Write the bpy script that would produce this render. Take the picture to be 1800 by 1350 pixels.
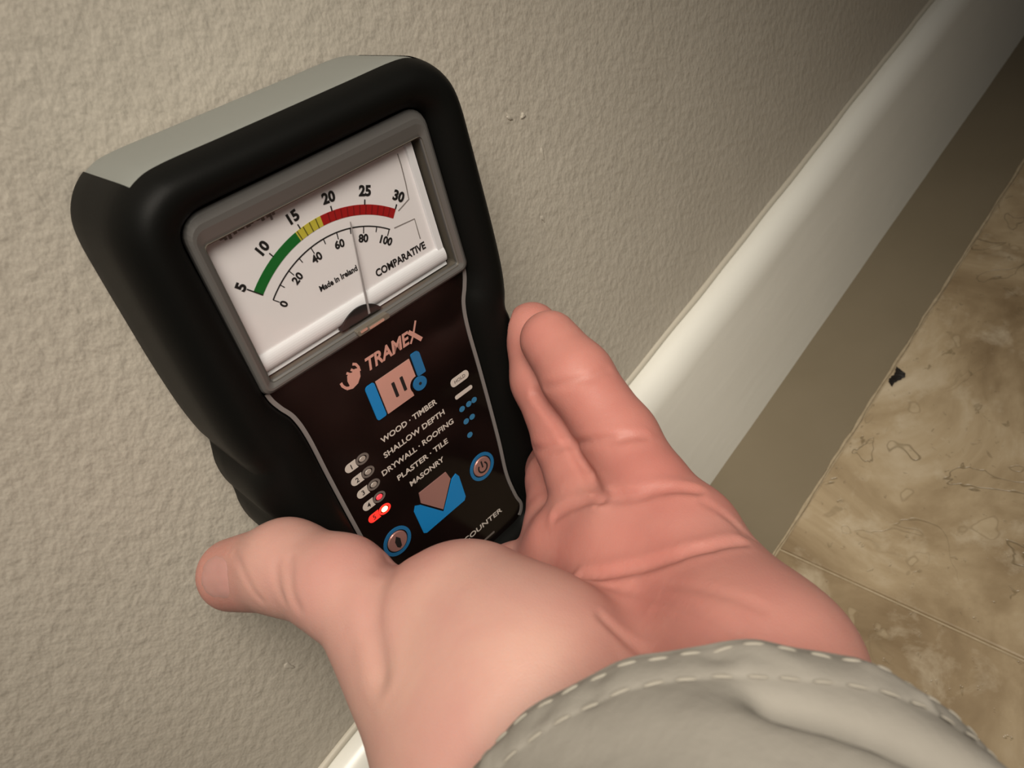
import bpy, bmesh, math, random
import numpy as np
from mathutils import Matrix, Vector

# ---------------------------------------------------------------- scene, camera, light
# lengths below are in units of 0.88 mm (the meter's head is 100 units = 88 mm wide);
# origin: wall plane y = 0, floor z = 0, x runs along the baseboard
U = 0.00088
scene = bpy.context.scene
for o in list(bpy.data.objects):
    bpy.data.objects.remove(o)
COL = scene.collection

cam_d = bpy.data.cameras.new('camera')
cam = bpy.data.objects.new('camera', cam_d)
COL.objects.link(cam)
cam_d.sensor_width = 36.0
cam_d.lens = 1389.7 / 1800 * 36.0
cam_d.clip_start = 0.005
right, up, back = (0.613337, -0.702226, -0.361518), (0.707944, 0.285841, 0.645841), (-0.35019, -0.652053, 0.672454)
CAM = Vector((-66.6, -211.9, 379.8)) * U
cam.matrix_world = Matrix(((right[0], up[0], back[0], CAM.x), (right[1], up[1], back[1], CAM.y),
                           (right[2], up[2], back[2], CAM.z), (0, 0, 0, 1)))
cam_d.dof.use_dof = True
cam_d.dof.focus_distance = 238 * U
cam_d.dof.aperture_fstop = 30.0
scene.camera = cam

world = bpy.data.worlds.new('world')
scene.world = world
world.use_nodes = True
bg = world.node_tree.nodes['Background']
bg.inputs[0].default_value = (1.0, 0.93, 0.84, 1)
bg.inputs[1].default_value = 0.085

# unseen lamp above and behind the camera; soft cone shaped to imitate vignetting
ld = bpy.data.lights.new('overhead_vignette_spot', 'SPOT')
ld.energy = 18.8
ld.color = (1.0, 0.92, 0.80)
ld.shadow_soft_size = 185 * U
ld.spot_size = math.radians(62)
ld.spot_blend = 1.0
lo_ = bpy.data.objects.new('overhead_vignette_spot', ld)
COL.objects.link(lo_)
lo_.location = Vector((-85, -335, 690)) * U
lo_.rotation_euler = (Vector((-2, -70, 185)) - Vector((-85, -335, 690))).to_track_quat('-Z', 'Y').to_euler()

vs = scene.view_settings
vs.view_transform = 'Standard'
vs.look = 'None'
vs.exposure = 0.0
vs.gamma = 1.0
vs.use_curve_mapping = False

# ---------------------------------------------------------------- helpers
rng = random.Random(4)
ANG = math.radians

def add(name, verts, faces, mat, parent=None, smooth=False, scale=U, matrix=None):
    me = bpy.data.meshes.new(name)
    v = np.asarray(verts, dtype=float) * scale
    me.from_pydata([tuple(p) for p in v], [], [tuple(f) for f in faces])
    me.materials.append(mat)
    if smooth:
        me.polygons.foreach_set('use_smooth', [True] * len(me.polygons))
    me.update()
    if smooth:
        me.set_sharp_from_angle(angle=ANG(38))
    o = bpy.data.objects.new(name, me)
    COL.objects.link(o)
    if parent is not None:
        o.parent = parent
    if matrix is not None:
        o.matrix_local = matrix
    return o

def fix(o):
    bm = bmesh.new()
    bm.from_mesh(o.data)
    bmesh.ops.remove_doubles(bm, verts=bm.verts, dist=1e-6)
    bmesh.ops.recalc_face_normals(bm, faces=bm.faces)
    bm.to_mesh(o.data)
    bm.free()
    if any(p.use_smooth for p in o.data.polygons):
        o.data.set_sharp_from_angle(angle=ANG(38))
    return o

def prism(name, poly, w0, w1, mat, parent=None, bevel=0.0, smooth=False):
    """closed outline (u, v) extruded from w0 to w1, optional small bevel on the top edge"""
    n = len(poly)
    P = np.array(poly, float)
    if bevel > 0:
        c = P.mean(0)
        d = P - c
        L = np.linalg.norm(d, axis=1, keepdims=True)
        Q = c + d * (1 - bevel / np.maximum(L, bevel * 1.5))
        v = [(p[0], p[1], w0) for p in P] + [(p[0], p[1], w1 - bevel) for p in P] + [(p[0], p[1], w1) for p in Q]
        k = 3
    else:
        v = [(p[0], p[1], w0) for p in P] + [(p[0], p[1], w1) for p in P]
        k = 2
    f = [tuple(range(n - 1, -1, -1)), tuple(range((k - 1) * n, k * n))]
    for j in range(k - 1):
        for i in range(n):
            i2 = (i + 1) % n
            f.append((j * n + i, j * n + i2, (j + 1) * n + i2, (j + 1) * n + i))
    return fix(add(name, v, f, mat, parent, smooth))

def rrect(u0, u1, v0, v1, r, n=5):
    if not isinstance(r, (tuple, list)):
        r = (r, r, r, r)                         # tr, tl, bl, br
    out = []
    for (cx, cy, a0, rr) in ((u1 - r[0], v1 - r[0], 0, r[0]), (u0 + r[1], v1 - r[1], 90, r[1]),
                             (u0 + r[2], v0 + r[2], 180, r[2]), (u1 - r[3], v0 + r[3], 270, r[3])):
        for i in range(n + 1):
            a = ANG(a0 + 90 * i / n)
            out.append((cx + rr * math.cos(a), cy + rr * math.sin(a)))
    return out

def ellipse(cu, cv, a, b, n=28):
    return [(cu + a * math.cos(2 * math.pi * i / n), cv + b * math.sin(2 * math.pi * i / n)) for i in range(n)]

def ring_mesh(name, outer, inner, prof, mat, parent, smooth=False):
    """prof: list of (s, w); point = lerp(outer, inner, s) at height w; open band"""
    O, I = np.array(outer, float), np.array(inner, float)
    n = len(O)
    v, f = [], []
    for s, w in prof:
        q = O * (1 - s) + I * s
        v += [(p[0], p[1], w) for p in q]
    for j in range(len(prof) - 1):
        for i in range(n):
            i2 = (i + 1) % n
            f.append((j * n + i, j * n + i2, (j + 1) * n + i2, (j + 1) * n + i))
    return fix(add(name, v, f, mat, parent, smooth))

def ribbon(name, pts, width, w0, w1, mat, parent):
    """flat strip following pts (u, v)"""
    P = np.array(pts, float)
    T = np.gradient(P, axis=0)
    T /= np.linalg.norm(T, axis=1, keepdims=True)
    N = np.c_[-T[:, 1], T[:, 0]] * width / 2
    L, R_ = P + N, P - N
    n = len(P)
    v = [(*p, w0) for p in L] + [(*p, w0) for p in R_] + [(*p, w1) for p in L] + [(*p, w1) for p in R_]
    f = []
    for i in range(n - 1):
        f += [(2 * n + i, 3 * n + i, 3 * n + i + 1, 2 * n + i + 1), (i, i + 1, n + i + 1, n + i),
              (i, 2 * n + i, 2 * n + i + 1, i + 1), (n + i, n + i + 1, 3 * n + i + 1, 3 * n + i)]
    f += [(0, n, 3 * n, 2 * n), (n - 1, 3 * n - 1, 4 * n - 1, 2 * n - 1)]
    return fix(add(name, v, f, mat, parent))

# ---------------------------------------------------------------- materials
def material(name, color, rough=0.5, spec=0.5, metal=0.0, emit=None, emit_s=0.0, coat=0.0):
    m = bpy.data.materials.new(name)
    m.use_nodes = True
    b = m.node_tree.nodes['Principled BSDF']
    b.inputs['Base Color'].default_value = (*color, 1)
    b.inputs['Roughness'].default_value = rough
    b.inputs['Specular IOR Level'].default_value = spec
    b.inputs['Metallic'].default_value = metal
    b.inputs['Coat Weight'].default_value = coat
    if emit:
        b.inputs['Emission Color'].default_value = (*emit, 1)
        b.inputs['Emission Strength'].default_value = emit_s
    return m

class NT:
    def __init__(s, m):
        s.m, s.t = m, m.node_tree
        s.b = s.t.nodes['Principled BSDF']
    def n(s, kind, **kw):
        x = s.t.nodes.new(kind)
        for k, v in kw.items():
            if k.startswith('i_'):
                x.inputs[k[2:].replace('_', ' ')].default_value = v
            else:
                setattr(x, k, v)
        return x
    def l(s, a, b):
        s.t.links.new(a, b)
    def coord(s, kind='Object', scale=(1, 1, 1), rot=(0, 0, 0)):
        c = s.n('ShaderNodeTexCoord')
        mp = s.n('ShaderNodeMapping')
        mp.inputs['Scale'].default_value = scale
        mp.inputs['Rotation'].default_value = rot
        s.l(c.outputs[kind], mp.inputs[0])
        return mp.outputs[0]
    def noise(s, vec, scale, detail=3, rough=0.5, dist=0.0):
        x = s.n('ShaderNodeTexNoise')
        x.inputs['Scale'].default_value = scale
        x.inputs['Detail'].default_value = detail
        x.inputs['Roughness'].default_value = rough
        x.inputs['Distortion'].default_value = dist
        s.l(vec, x.inputs['Vector'])
        return x.outputs['Fac']
    def ramp(s, fac, stops):
        r = s.n('ShaderNodeValToRGB')
        e = r.color_ramp.elements
        while len(e) < len(stops):
            e.new(0.5)
        for el, (p, c) in zip(e, stops):
            el.position = p
            el.color = (*c, 1) if len(c) == 3 else c
        s.l(fac, r.inputs[0])
        return r.outputs[0]
    def mix(s, fac, a, b, mode='MIX'):
        x = s.n('ShaderNodeMix', data_type='RGBA', blend_type=mode)
        for sock, val in ((x.inputs[0], fac), (x.inputs[6], a), (x.inputs[7], b)):
            if isinstance(val, (int, float)):
                sock.default_value = val
            elif isinstance(val, tuple):
                sock.default_value = (*val, 1)
            else:
                s.l(val, sock)
        return x.outputs[2]
    def math(s, op, a, b=None):
        x = s.n('ShaderNodeMath', operation=op)
        for sock, val in ((x.inputs[0], a), (x.inputs[1], b)):
            if val is None:
                continue
            if isinstance(val, (int, float)):
                sock.default_value = val
            else:
                s.l(val, sock)
        return x.outputs[0]
    def bump(s, h, dist, strength=1.0, prev=None):
        x = s.n('ShaderNodeBump')
        x.inputs['Distance'].default_value = dist
        x.inputs['Strength'].default_value = strength
        s.l(h, x.inputs['Height'])
        if prev is not None:
            s.l(prev, x.inputs['Normal'])
        return x.outputs[0]
    def color(s, c):
        s.l(c, s.b.inputs['Base Color'])
    def normal(s, c):
        s.l(c, s.b.inputs['Normal'])

# wall: rolled, lumpy taupe paint
M_wall = material('taupe_wall_paint', (0.46, 0.41, 0.335), 0.62, 0.3)
t = NT(M_wall)
v = t.coord('Object', (1, 1, 0.72), (0, ANG(24), 0))
n1 = t.noise(v, 330, 2.5, 0.55, 0.0)
n2 = t.noise(v, 620, 2.0, 0.5, 0.2)
n3 = t.noise(v, 40, 2, 0.5)
hb = t.ramp(n1, [(0.34, (0, 0, 0)), (0.70, (1, 1, 1))])
bn = t.bump(n3, 0.0012, 0.5)
bn = t.bump(hb, 0.0006, 0.46, bn)
bn = t.bump(n2, 0.00022, 0.35, bn)
t.normal(bn)
t.color(t.mix(n3, (0.43, 0.392, 0.33), (0.475, 0.435, 0.37)))

M_base = material('white_trim_paint', (0.72, 0.71, 0.65), 0.30, 0.6)
t = NT(M_base)
v = t.coord('Object', (0.25, 1, 1))
t.normal(t.bump(t.noise(v, 120, 3), 0.0005, 0.35))
t.color(t.mix(t.noise(v, 60, 3), (0.78, 0.77, 0.71), (0.84, 0.83, 0.77)))
M_caulk = material('dried_caulk', (0.52, 0.48, 0.40), 0.5, 0.4)

M_strip = material('smooth_floor_border', (0.2, 0.165, 0.115), 0.5, 0.3)
t = NT(M_strip)
v = t.coord('Object')
t.color(t.mix(t.noise(v, 25, 4), (0.185, 0.152, 0.100), (0.22, 0.182, 0.125)))
t.normal(t.bump(t.noise(v, 300, 3), 0.0002, 0.3))

M_grout = material('pale_grout', (0.42, 0.36, 0.25), 0.85, 0.2)
t = NT(M_grout)
v = t.coord('Object')
t.color(t.mix(t.noise(v, 300, 4), (0.27, 0.21, 0.13), (0.50, 0.42, 0.30)))

# travertine: warm clouds, pale patches, ringed pits and fine cracks
M_tile = material('travertine', (0.4, 0.32, 0.2), 0.33, 0.5)
t = NT(M_tile)
v = t.coord('Object')
n1 = t.noise(v, 14, 6, 0.6, 0.8)
base = t.ramp(n1, [(0.32, (0.20, 0.140, 0.078)), (0.46, (0.31, 0.232, 0.140)), (0.56, (0.41, 0.32, 0.205)), (0.70, (0.55, 0.465, 0.34))])
n2 = t.noise(v, 48, 5, 0.65, 0.3)
base = t.mix(t.ramp(n2, [(0.54, (0, 0, 0)), (0.74, (0.75, 0.75, 0.75))]), base, (0.54, 0.46, 0.34))
n3 = t.noise(v, 34, 3, 0.5, 0.8)
iso = t.math('ABSOLUTE', t.math('SUBTRACT', n3, 0.615))
line = t.ramp(iso, [(0.002, (1, 1, 1)), (0.010, (0, 0, 0))])
mask = t.ramp(t.noise(v, 9, 2), [(0.48, (0, 0, 0)), (0.6, (1, 1, 1))])
line = t.mix(1.0, line, mask, 'MULTIPLY')
base = t.mix(t.math('MULTIPLY', line, 0.75), base, (0.155, 0.115, 0.06))
wob = t.n('ShaderNodeTexNoise')
wob.inputs['Scale'].default_value = 60
wob.inputs['Detail'].default_value = 2
t.l(v, wob.inputs['Vector'])
vadd = t.n('ShaderNodeMixRGB', blend_type='LINEAR_LIGHT')
vadd.inputs[0].default_value = 0.022
t.l(v, vadd.inputs[1])
t.l(wob.outputs['Color'], vadd.inputs[2])
vor = t.n('ShaderNodeTexVoronoi')
vor.inputs['Scale'].default_value = 42
t.l(vadd.outputs[0], vor.inputs['Vector'])
sep = t.n('ShaderNodeSeparateColor')
t.l(vor.outputs['Color'], sep.inputs[0])
rsel = t.math('GREATER_THAN', sep.outputs[0], 0.62)
rd_ = t.math('SUBTRACT', vor.outputs['Distance'], t.math('MULTIPLY', sep.outputs[1], 0.34))
ringm = t.math('MULTIPLY', t.ramp(t.math('ABSOLUTE', rd_), [(0.0, (1, 1, 1)), (0.045, (0, 0, 0))]), rsel)
inner = t.math('MULTIPLY', t.ramp(rd_, [(0.0, (1, 1, 1)), (0.02, (0, 0, 0))]), rsel)
base = t.mix(t.math('MULTIPLY', inner, 0.35), base, (0.50, 0.41, 0.28))
base = t.mix(t.math('MULTIPLY', ringm, 0.5), base, (0.20, 0.145, 0.08))
n5 = t.noise(v, 190, 3, 0.6, 0.5)
pit = t.ramp(n5, [(0.64, (0, 0, 0)), (0.72, (1, 1, 1))])
base = t.mix(t.math('MULTIPLY', pit, 0.6), base, (0.17, 0.13, 0.07))
t.color(base)
bn = t.bump(t.math('MULTIPLY', line, -1.0), 0.0006, 0.5)
bn = t.bump(t.math('MULTIPLY', pit, -1.0), 0.0005, 0.4, bn)
bn = t.bump(n2, 0.0008, 0.25, bn)
t.normal(bn)

M_debris = material('black_debris', (0.008, 0.006, 0.005), 0.6, 0.3)

M_boot = material('black_rubber_boot', (0.0042, 0.0042, 0.0038), 0.48, 0.08)
t = NT(M_boot)
t.normal(t.bump(t.noise(t.coord('Object'), 1600, 2), 0.00004, 0.4))
M_case = material('grey_plastic_case', (0.20, 0.208, 0.192), 0.5, 0.4)
M_bezel = material('satin_silver_bezel', (0.11, 0.105, 0.10), 0.36, 0.6, 0.25)
M_well = material('dark_gauge_well', (0.115, 0.10, 0.08), 0.4, 0.5)
M_dial = material('white_dial', (0.71, 0.685, 0.695), 0.45, 0.4)
M_lip = material('white_gauge_cover', (0.70, 0.70, 0.72), 0.22, 0.6)
M_ink = material('black_dial_ink', (0.012, 0.011, 0.011), 0.5, 0.3)
M_inks = material('grey_dial_ink', (0.20, 0.18, 0.17), 0.5, 0.3)
M_green = material('green_scale_ink', (0.006, 0.115, 0.018), 0.5, 0.3)
M_yellow = material('yellow_scale_ink', (0.46, 0.40, 0.045), 0.5, 0.3)
M_red = material('red_scale_ink', (0.30, 0.008, 0.008), 0.5, 0.3)
M_needle = material('grey_needle', (0.27, 0.25, 0.25), 0.4, 0.4)
M_chrome = material('bright_metal', (0.75, 0.72, 0.63), 0.22, 0.5, 0.9)
M_panel = material('glossy_black_membrane', (0.005, 0.003, 0.0026), 0.16, 0.22)
M_line = material('grey_panel_line', (0.165, 0.15, 0.145), 0.4, 0.4)
M_silver = material('salmon_silver_print', (0.60, 0.34, 0.285), 0.3, 0.4, 0.4)
M_silver_dk = material('silver_print_dim_reflection', (0.36, 0.185, 0.165), 0.3, 0.4, 0.4)  # darker copy of the silver print, its dimmer reflections put into the colour
M_white = material('off_white_print', (0.47, 0.42, 0.38), 0.5, 0.3)
M_greyp = material('dark_grey_print', (0.125, 0.105, 0.095), 0.4, 0.3)
M_blue = material('blue_print', (0.006, 0.165, 0.42), 0.35, 0.4)
M_blued = material('deep_blue_print', (0.012, 0.115, 0.27), 0.35, 0.4)
M_bluem = material('blue_dot_print', (0.03, 0.145, 0.28), 0.4, 0.4)
M_led_off = material('led_window', (0.30, 0.26, 0.23), 0.3, 0.5)
M_led = material('lit_red_led', (0.9, 0.1, 0.05), 0.3, 0.4, 0, (1.0, 0.22, 0.07), 22.0)
M_led_ring = material('red_led_spill_surround', (0.6, 0.03, 0.02), 0.3, 0.4, 0, (1.0, 0.03, 0.02), 0.85)  # surround and capsule emit red to imitate the LED's spill
M_led2 = material('red_led_light_leak', (0.7, 0.05, 0.06), 0.3, 0.4, 0, (1.0, 0.05, 0.07), 0.75)  # weak emission stands in for light leaking from the neighbouring LED

M_glass = bpy.data.materials.new('clear_window')
M_glass.use_nodes = True
nt = M_glass.node_tree
nt.nodes.clear()
out = nt.nodes.new('ShaderNodeOutputMaterial')
mx = nt.nodes.new('ShaderNodeMixShader')
tr = nt.nodes.new('ShaderNodeBsdfTransparent')
gl = nt.nodes.new('ShaderNodeBsdfGlossy')
fr = nt.nodes.new('ShaderNodeMath')
lw = nt.nodes.new('ShaderNodeLayerWeight')
pw5 = nt.nodes.new('ShaderNodeMath')
tr.inputs[0].default_value = (0.97, 0.97, 0.97, 1)
gl.inputs['Roughness'].default_value = 0.06
lw.inputs['Blend'].default_value = 0.5
pw5.operation = 'POWER'
pw5.inputs[1].default_value = 4.5
fr.operation = 'MULTIPLY_ADD'
fr.inputs[1].default_value = 0.9
fr.inputs[2].default_value = 0.025
nt.links.new(lw.outputs['Facing'], pw5.inputs[0])
nt.links.new(pw5.outputs[0], fr.inputs[0])
nt.links.new(fr.outputs[0], mx.inputs[0])
nt.links.new(tr.outputs[0], mx.inputs[1])
nt.links.new(gl.outputs[0], mx.inputs[2])
nt.links.new(mx.outputs[0], out.inputs[0])

# skin
M_skin = material('skin', (0.6, 0.35, 0.26), 0.5, 0.3)
t = NT(M_skin)
t.b.inputs['Subsurface Weight'].default_value = 0.28
t.b.inputs['Subsurface Radius'].default_value = (1.0, 0.32, 0.18)
t.b.inputs['Subsurface Scale'].default_value = 0.0045
v = t.coord('Object')
at = t.n('ShaderNodeAttribute', attribute_name='flush')
blot = t.noise(v, 38, 4, 0.55, 0.4)
pale = t.mix(t.ramp(blot, [(0.35, (0, 0, 0)), (0.65, (1, 1, 1))]), (0.47, 0.272, 0.222), (0.44, 0.232, 0.197))
red = t.mix(t.ramp(blot, [(0.35, (0, 0, 0)), (0.65, (1, 1, 1))]), (0.435, 0.170, 0.140), (0.395, 0.138, 0.114))
t.color(t.mix(at.outputs['Fac'], pale, red))
vo = t.n('ShaderNodeTexVoronoi', feature='DISTANCE_TO_EDGE')
vo.inputs['Scale'].default_value = 1300
t.l(v, vo.inputs['Vector'])
bn = t.bump(t.ramp(vo.outputs['Distance'], [(0.0, (0, 0, 0)), (0.25, (1, 1, 1))]), 0.00006, 0.25)
bn = t.bump(t.noise(v, 160, 4, 0.6, 0.8), 0.0005, 0.22, bn)
t.normal(bn)
M_nail = material('thumb_nail', (0.44, 0.225, 0.20), 0.3, 0.5)
NT(M_nail).b.inputs['Subsurface Weight'].default_value = 0.2
M_nail.node_tree.nodes['Principled BSDF'].inputs['Subsurface Scale'].default_value = 0.002

# jacket
M_cloth = material('beige_jacket_fabric', (0.40, 0.365, 0.305), 0.8, 0.25)
t = NT(M_cloth)
v = t.coord('Object')
t.color(t.mix(t.noise(v, 70, 4, 0.6), (0.235, 0.217, 0.188), (0.30, 0.28, 0.245)))
w1 = t.n('ShaderNodeTexWave', wave_type='BANDS')
w1.inputs['Scale'].default_value = 700
w1.inputs['Distortion'].default_value = 1.0
t.l(v, w1.inputs['Vector'])
bn = t.bump(t.noise(v, 130, 4, 0.6), 0.0010, 0.35)
bn = t.bump(w1.outputs['Fac'], 0.00006, 0.3, bn)
t.normal(bn)
M_thread = material('beige_thread', (0.31, 0.285, 0.24), 0.75, 0.3)

# ---------------------------------------------------------------- setting: wall, baseboard, floor
def box(name, x0, x1, y0, y1, z0, z1, mat, parent=None):
    v = [(x, y, z) for z in (z0, z1) for y in (y0, y1) for x in (x0, x1)]
    f = [(0, 2, 3, 1), (4, 5, 7, 6), (0, 1, 5, 4), (2, 6, 7, 3), (0, 4, 6, 2), (1, 3, 7, 5)]
    return add(name, v, f, mat, parent)

X0, X1 = -900, 1100
wall = box('wall_back', X0, X1, 0, 40, -20, 1300, M_wall)
wall['kind'] = 'structure'
wall['label'] = 'taupe painted wall with lumpy rolled texture'

# raised paint nibs on the wall
def nib(name, x, z, a, b, h, rot):
    v, f = [], []
    n, m = 14, 4
    for j in range(m + 1):
        rr = math.cos(j / m * math.pi / 2)
        hh = math.sin(j / m * math.pi / 2)
        for i in range(n):
            an = 2 * math.pi * i / n
            k = 1 + 0.22 * math.sin(3 * an + x) + 0.12 * math.sin(5 * an)
            p, q = a * rr * k * math.cos(an), b * rr * k * math.sin(an)
            v.append((x + p * math.cos(rot) - q * math.sin(rot), 0.05 - h * hh, z + p * math.sin(rot) + q * math.cos(rot)))
    for j in range(m):
        for i in range(n):
            i2 = (i + 1) % n
            f.append((j * n + i, j * n + i2, (j + 1) * n + i2, (j + 1) * n + i))
    return fix(add(name, v, f, M_wall, wall, True))
for i, (x, z, a, b, h, r) in enumerate([(99, 252, .9, 2.0, .6, .3), (105, 248.5, 1.3, 1.1, .7, .2), (107, 231, .7, 2.6, .45, -.15),
                                        (95, 209, .7, 2.0, .35, .2), (-88, 153, 1.0, 2.8, .5, .25)]):
    nib('paint_nib', x, z, a, b, h, r)

# baseboard: profile (y, z) swept along x
HB = 99.3
prof = [(0, -2), (-14.2, -2), (-14.2, 40), (-14.2, 84)]
for i in range(1, 13):
    a = ANG(90 * i / 12)
    prof.append((-14.2 + 10.5 * (1 - math.cos(a)), 84 + (HB - 84) * math.sin(a)))
prof.append((0, HB))
def sweep(name, prof, xs, mat, wob=0.0, parent=None, smooth=True):
    n = len(prof)
    v, f = [], []
    for k, x in enumerate(xs):
        dy = wob * (math.sin(x * .021) + .6 * math.sin(x * .057 + 1) + .4 * math.sin(x * .13 + 2))
        v += [(x, y + (dy if abs(y) > .01 else 0), z + dy * .5) for y, z in prof]
    for k in range(len(xs) - 1):
        for i in range(n - 1):
            f.append((k * n + i, k * n + i + 1, (k + 1) * n + i + 1, (k + 1) * n + i))
    f += [tuple(range(n)), tuple(range((len(xs) - 1) * n, len(xs) * n))]
    return fix(add(name, v, f, mat, parent, smooth))
xs = np.linspace(X0, X1, 200)
bb = sweep('baseboard_back', prof, xs, M_base, 0.12)
bb['kind'] = 'structure'
bb['label'] = 'white painted baseboard with rounded top edge'
# uneven caulk bead where baseboard meets wall
cp = [(0.0, HB - .6)] + [(-1.9 * math.sin(ANG(a)) , HB + 1.6 - 1.7 * math.cos(ANG(a))) for a in range(20, 181, 20)] + [(0.0, HB + 3.4)]
caulk = sweep('caulk_bead', cp, np.linspace(X0, X1, 700), M_caulk, 0.28, bb)
caulk['label'] = 'thin uneven caulk bead along the top'

# floor: mortar bed, smooth border strip along the wall, travertine tiles
floor = box('floor', X0, X1, -1200, 40, -30, -1.0, M_grout)
floor['kind'] = 'structure'
floor['label'] = 'travertine tile floor with smooth border beside the baseboard'
strip = box('border_strip', X0, X1, -65.2, -13, -4.0, -0.6, M_strip, floor)
strip['label'] = 'smooth olive brown border strip'

def chipped(name, p0, p1, w, h0, h1, parent, seed):
    """thin ragged pale grout line between two points on the floor"""
    r = random.Random(seed)
    n = 260
    a, b = np.array(p0, float), np.array(p1, float)
    d = (b - a) / np.linalg.norm(b - a)
    nn = np.array([-d[1], d[0]])
    v, f = [], []
    ph = [r.uniform(0, 6) for _ in range(4)]
    for i in range(n + 1):
        s = i / n * np.linalg.norm(b - a)
        c = a + d * s
        w0 = w * (.55 + .25 * math.sin(s * .11 + ph[0]) + .2 * math.sin(s * .31 + ph[1]) + r.uniform(-.15, .15))
        w1 = w * (.55 + .25 * math.sin(s * .17 + ph[2]) + .2 * math.sin(s * .43 + ph[3]) + r.uniform(-.15, .15))
        for q, z in ((c - nn * w0, h0), (c - nn * w0 * .6, h1), (c + nn * w1 * .6, h1), (c + nn * w1, h0)):
            v.append((q[0], q[1], z))
    for i in range(n):
        for j in range(3):
            f.append((i * 4 + j, i * 4 + j + 1, i * 4 + j + 5, i * 4 + j + 4))
    return fix(add(name, v, f, M_grout, parent, False))
g = chipped('grout_line', (X0, -65.9), (X1, -65.9), 1.7, -4, 0.12, floor, 3)
g['label'] = 'ragged pale grout line along the tile edge'

T = 345.0
GAP = 0.8
def tile(x0, x1, y0, y1):
    b = 0.9
    v, f = [], []
    for (i, z) in ((0, -4.0), (0, -b), (b * .4, -b * .25), (b * 1.3, 0)):
        v += [(x0 + i, y0 + i, z), (x1 - i, y0 + i, z), (x1 - i, y1 - i, z), (x0 + i, y1 - i, z)]
    for j in range(3):
        for i in range(4):
            i2 = (i + 1) % 4
            f.append((j * 4 + i, j * 4 + i2, j * 4 + 4 + i2, j * 4 + 4 + i))
    f += [(12, 13, 14, 15), (3, 2, 1, 0)]
    return fix(add('floor_tile', v, f, M_tile, floor))
for ix in range(-2, 3):
    for iy in range(0, 3):
        xa = 101.2 + ix * T
        ya = -67.0 - (iy + 1) * T
        tile(xa + GAP / 2, xa + T - GAP / 2, ya + GAP / 2, ya + T - GAP / 2 + (GAP / 2 if iy == 0 else 0))

# curled black flake on the tile edge
def flake():
    n, m = 22, 8
    v, f = [], []
    for i in range(n + 1):
        s = i / n
        x = -6.5 + 13 * s
        yc = 1.6 * math.sin(s * 5.0 + .5) + (3.2 * max(0, s - .7) / .3)
        w = 3.4 * math.sin(math.pi * min(1, s * 1.02)) ** .8 * (0.5 + 0.7 * s) + .12
        zc = .9 + 2.6 * s ** 2 + .5 * math.sin(s * 9)
        for j in range(m):
            a = 2 * math.pi * j / m
            v.append((x, yc + w * math.cos(a) * (1 + .12 * math.sin(i * 1.7 + j)), max(.02, zc * .6 + .75 * math.sin(a) * (1 + .2 * math.sin(i * 2.3)))))
    for i in range(n):
        for j in range(m):
            j2 = (j + 1) % m
            f.append((i * m + j, i * m + j2, (i + 1) * m + j2, (i + 1) * m + j))
    f += [tuple(range(m)), tuple(range(n * m, n * m + m))]
    o = fix(add('debris_flake', v, f, M_debris, None, True))
    o.location = Vector((227.5, -71.5, 0.0)) * U
    o.rotation_euler = (0, 0, ANG(8))
    o['label'] = 'small curled black flake lying on the tile edge by the border strip'
    o['category'] = 'debris'
    return o
flake()

# ---------------------------------------------------------------- moisture meter
A = ((0.973506, 0.227646, -0.021538), (-0.026057, 0.016865, -0.999518), (-0.227173, 0.973598, 0.02235))
MO = (0.0, -0.166, 256.457)
meter = bpy.data.objects.new('moisture_meter', None)
COL.objects.link(meter)
meter.empty_display_size = 0.02
meter.matrix_world = Matrix(((*A[0], MO[0] * U), (*A[1], MO[1] * U), (*A[2], MO[2] * U), (0, 0, 0, 1)))
meter['label'] = 'handheld moisture meter with analogue dial and black rubber boot pressed to the wall'
meter['category'] = 'moisture meter'

# paired outlines: outer boot edge and panel opening, right half from top centre to bottom centre
PAIR = [((0, 60), (0, 47.8)), ((18, 60), (15, 47.8)), ((33, 60), (29, 47.8)), ((39.5, 58.9), (32.5, 47.2)), ((45, 55.6), (35.4, 45.6)), ((48.8, 50.6), (36.8, 43)),
        ((50.4, 44.5), (37, 38)), ((50.7, 34), (36.8, 30)), ((50.7, 20), (36.6, 18)), ((50.6, 6), (36.3, 4)), ((50.0, -8), (36.0, -3.5)), ((48.9, -17), (34.6, -8)),
        ((47.6, -22.5), (32.4, -13)), ((48.4, -28), (31.3, -21)), ((48.6, -40), (31.0, -36)), ((48.0, -55), (30.5, -52)), ((46.8, -70), (29.8, -68)),
        ((45.8, -84), (28.8, -82)), ((45.4, -96), (29.8, -93)), ((43.5, -106), (31.0, -99)), ((37, -113.5), (28, -103)), ((26, -116), (20, -104)), ((0, -117), (0, -104.3))]
def catmull(P, k):
    P = np.array(P, float)
    n = len(P)
    out = []
    for i in range(n - 1):
        p0, p1, p2, p3 = P[max(i - 1, 0)], P[i], P[i + 1], P[min(i + 2, n - 1)]
        if i == 0:
            p0 = np.array([-p2[0], p2[1]])
        if i == n - 2:
            p3 = np.array([-p1[0], p1[1]])
        for j in range(k):
            s = j / k
            out.append(.5 * ((2 * p1) + (-p0 + p2) * s + (2 * p0 - 5 * p1 + 4 * p2 - p3) * s * s + (-p0 + 3 * p1 - 3 * p2 + p3) * s ** 3))
    out.append(P[-1])
    return np.array(out)
KS = 6
OH, PH = catmull([p[0] for p in PAIR], KS), catmull([p[1] for p in PAIR], KS)
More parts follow.
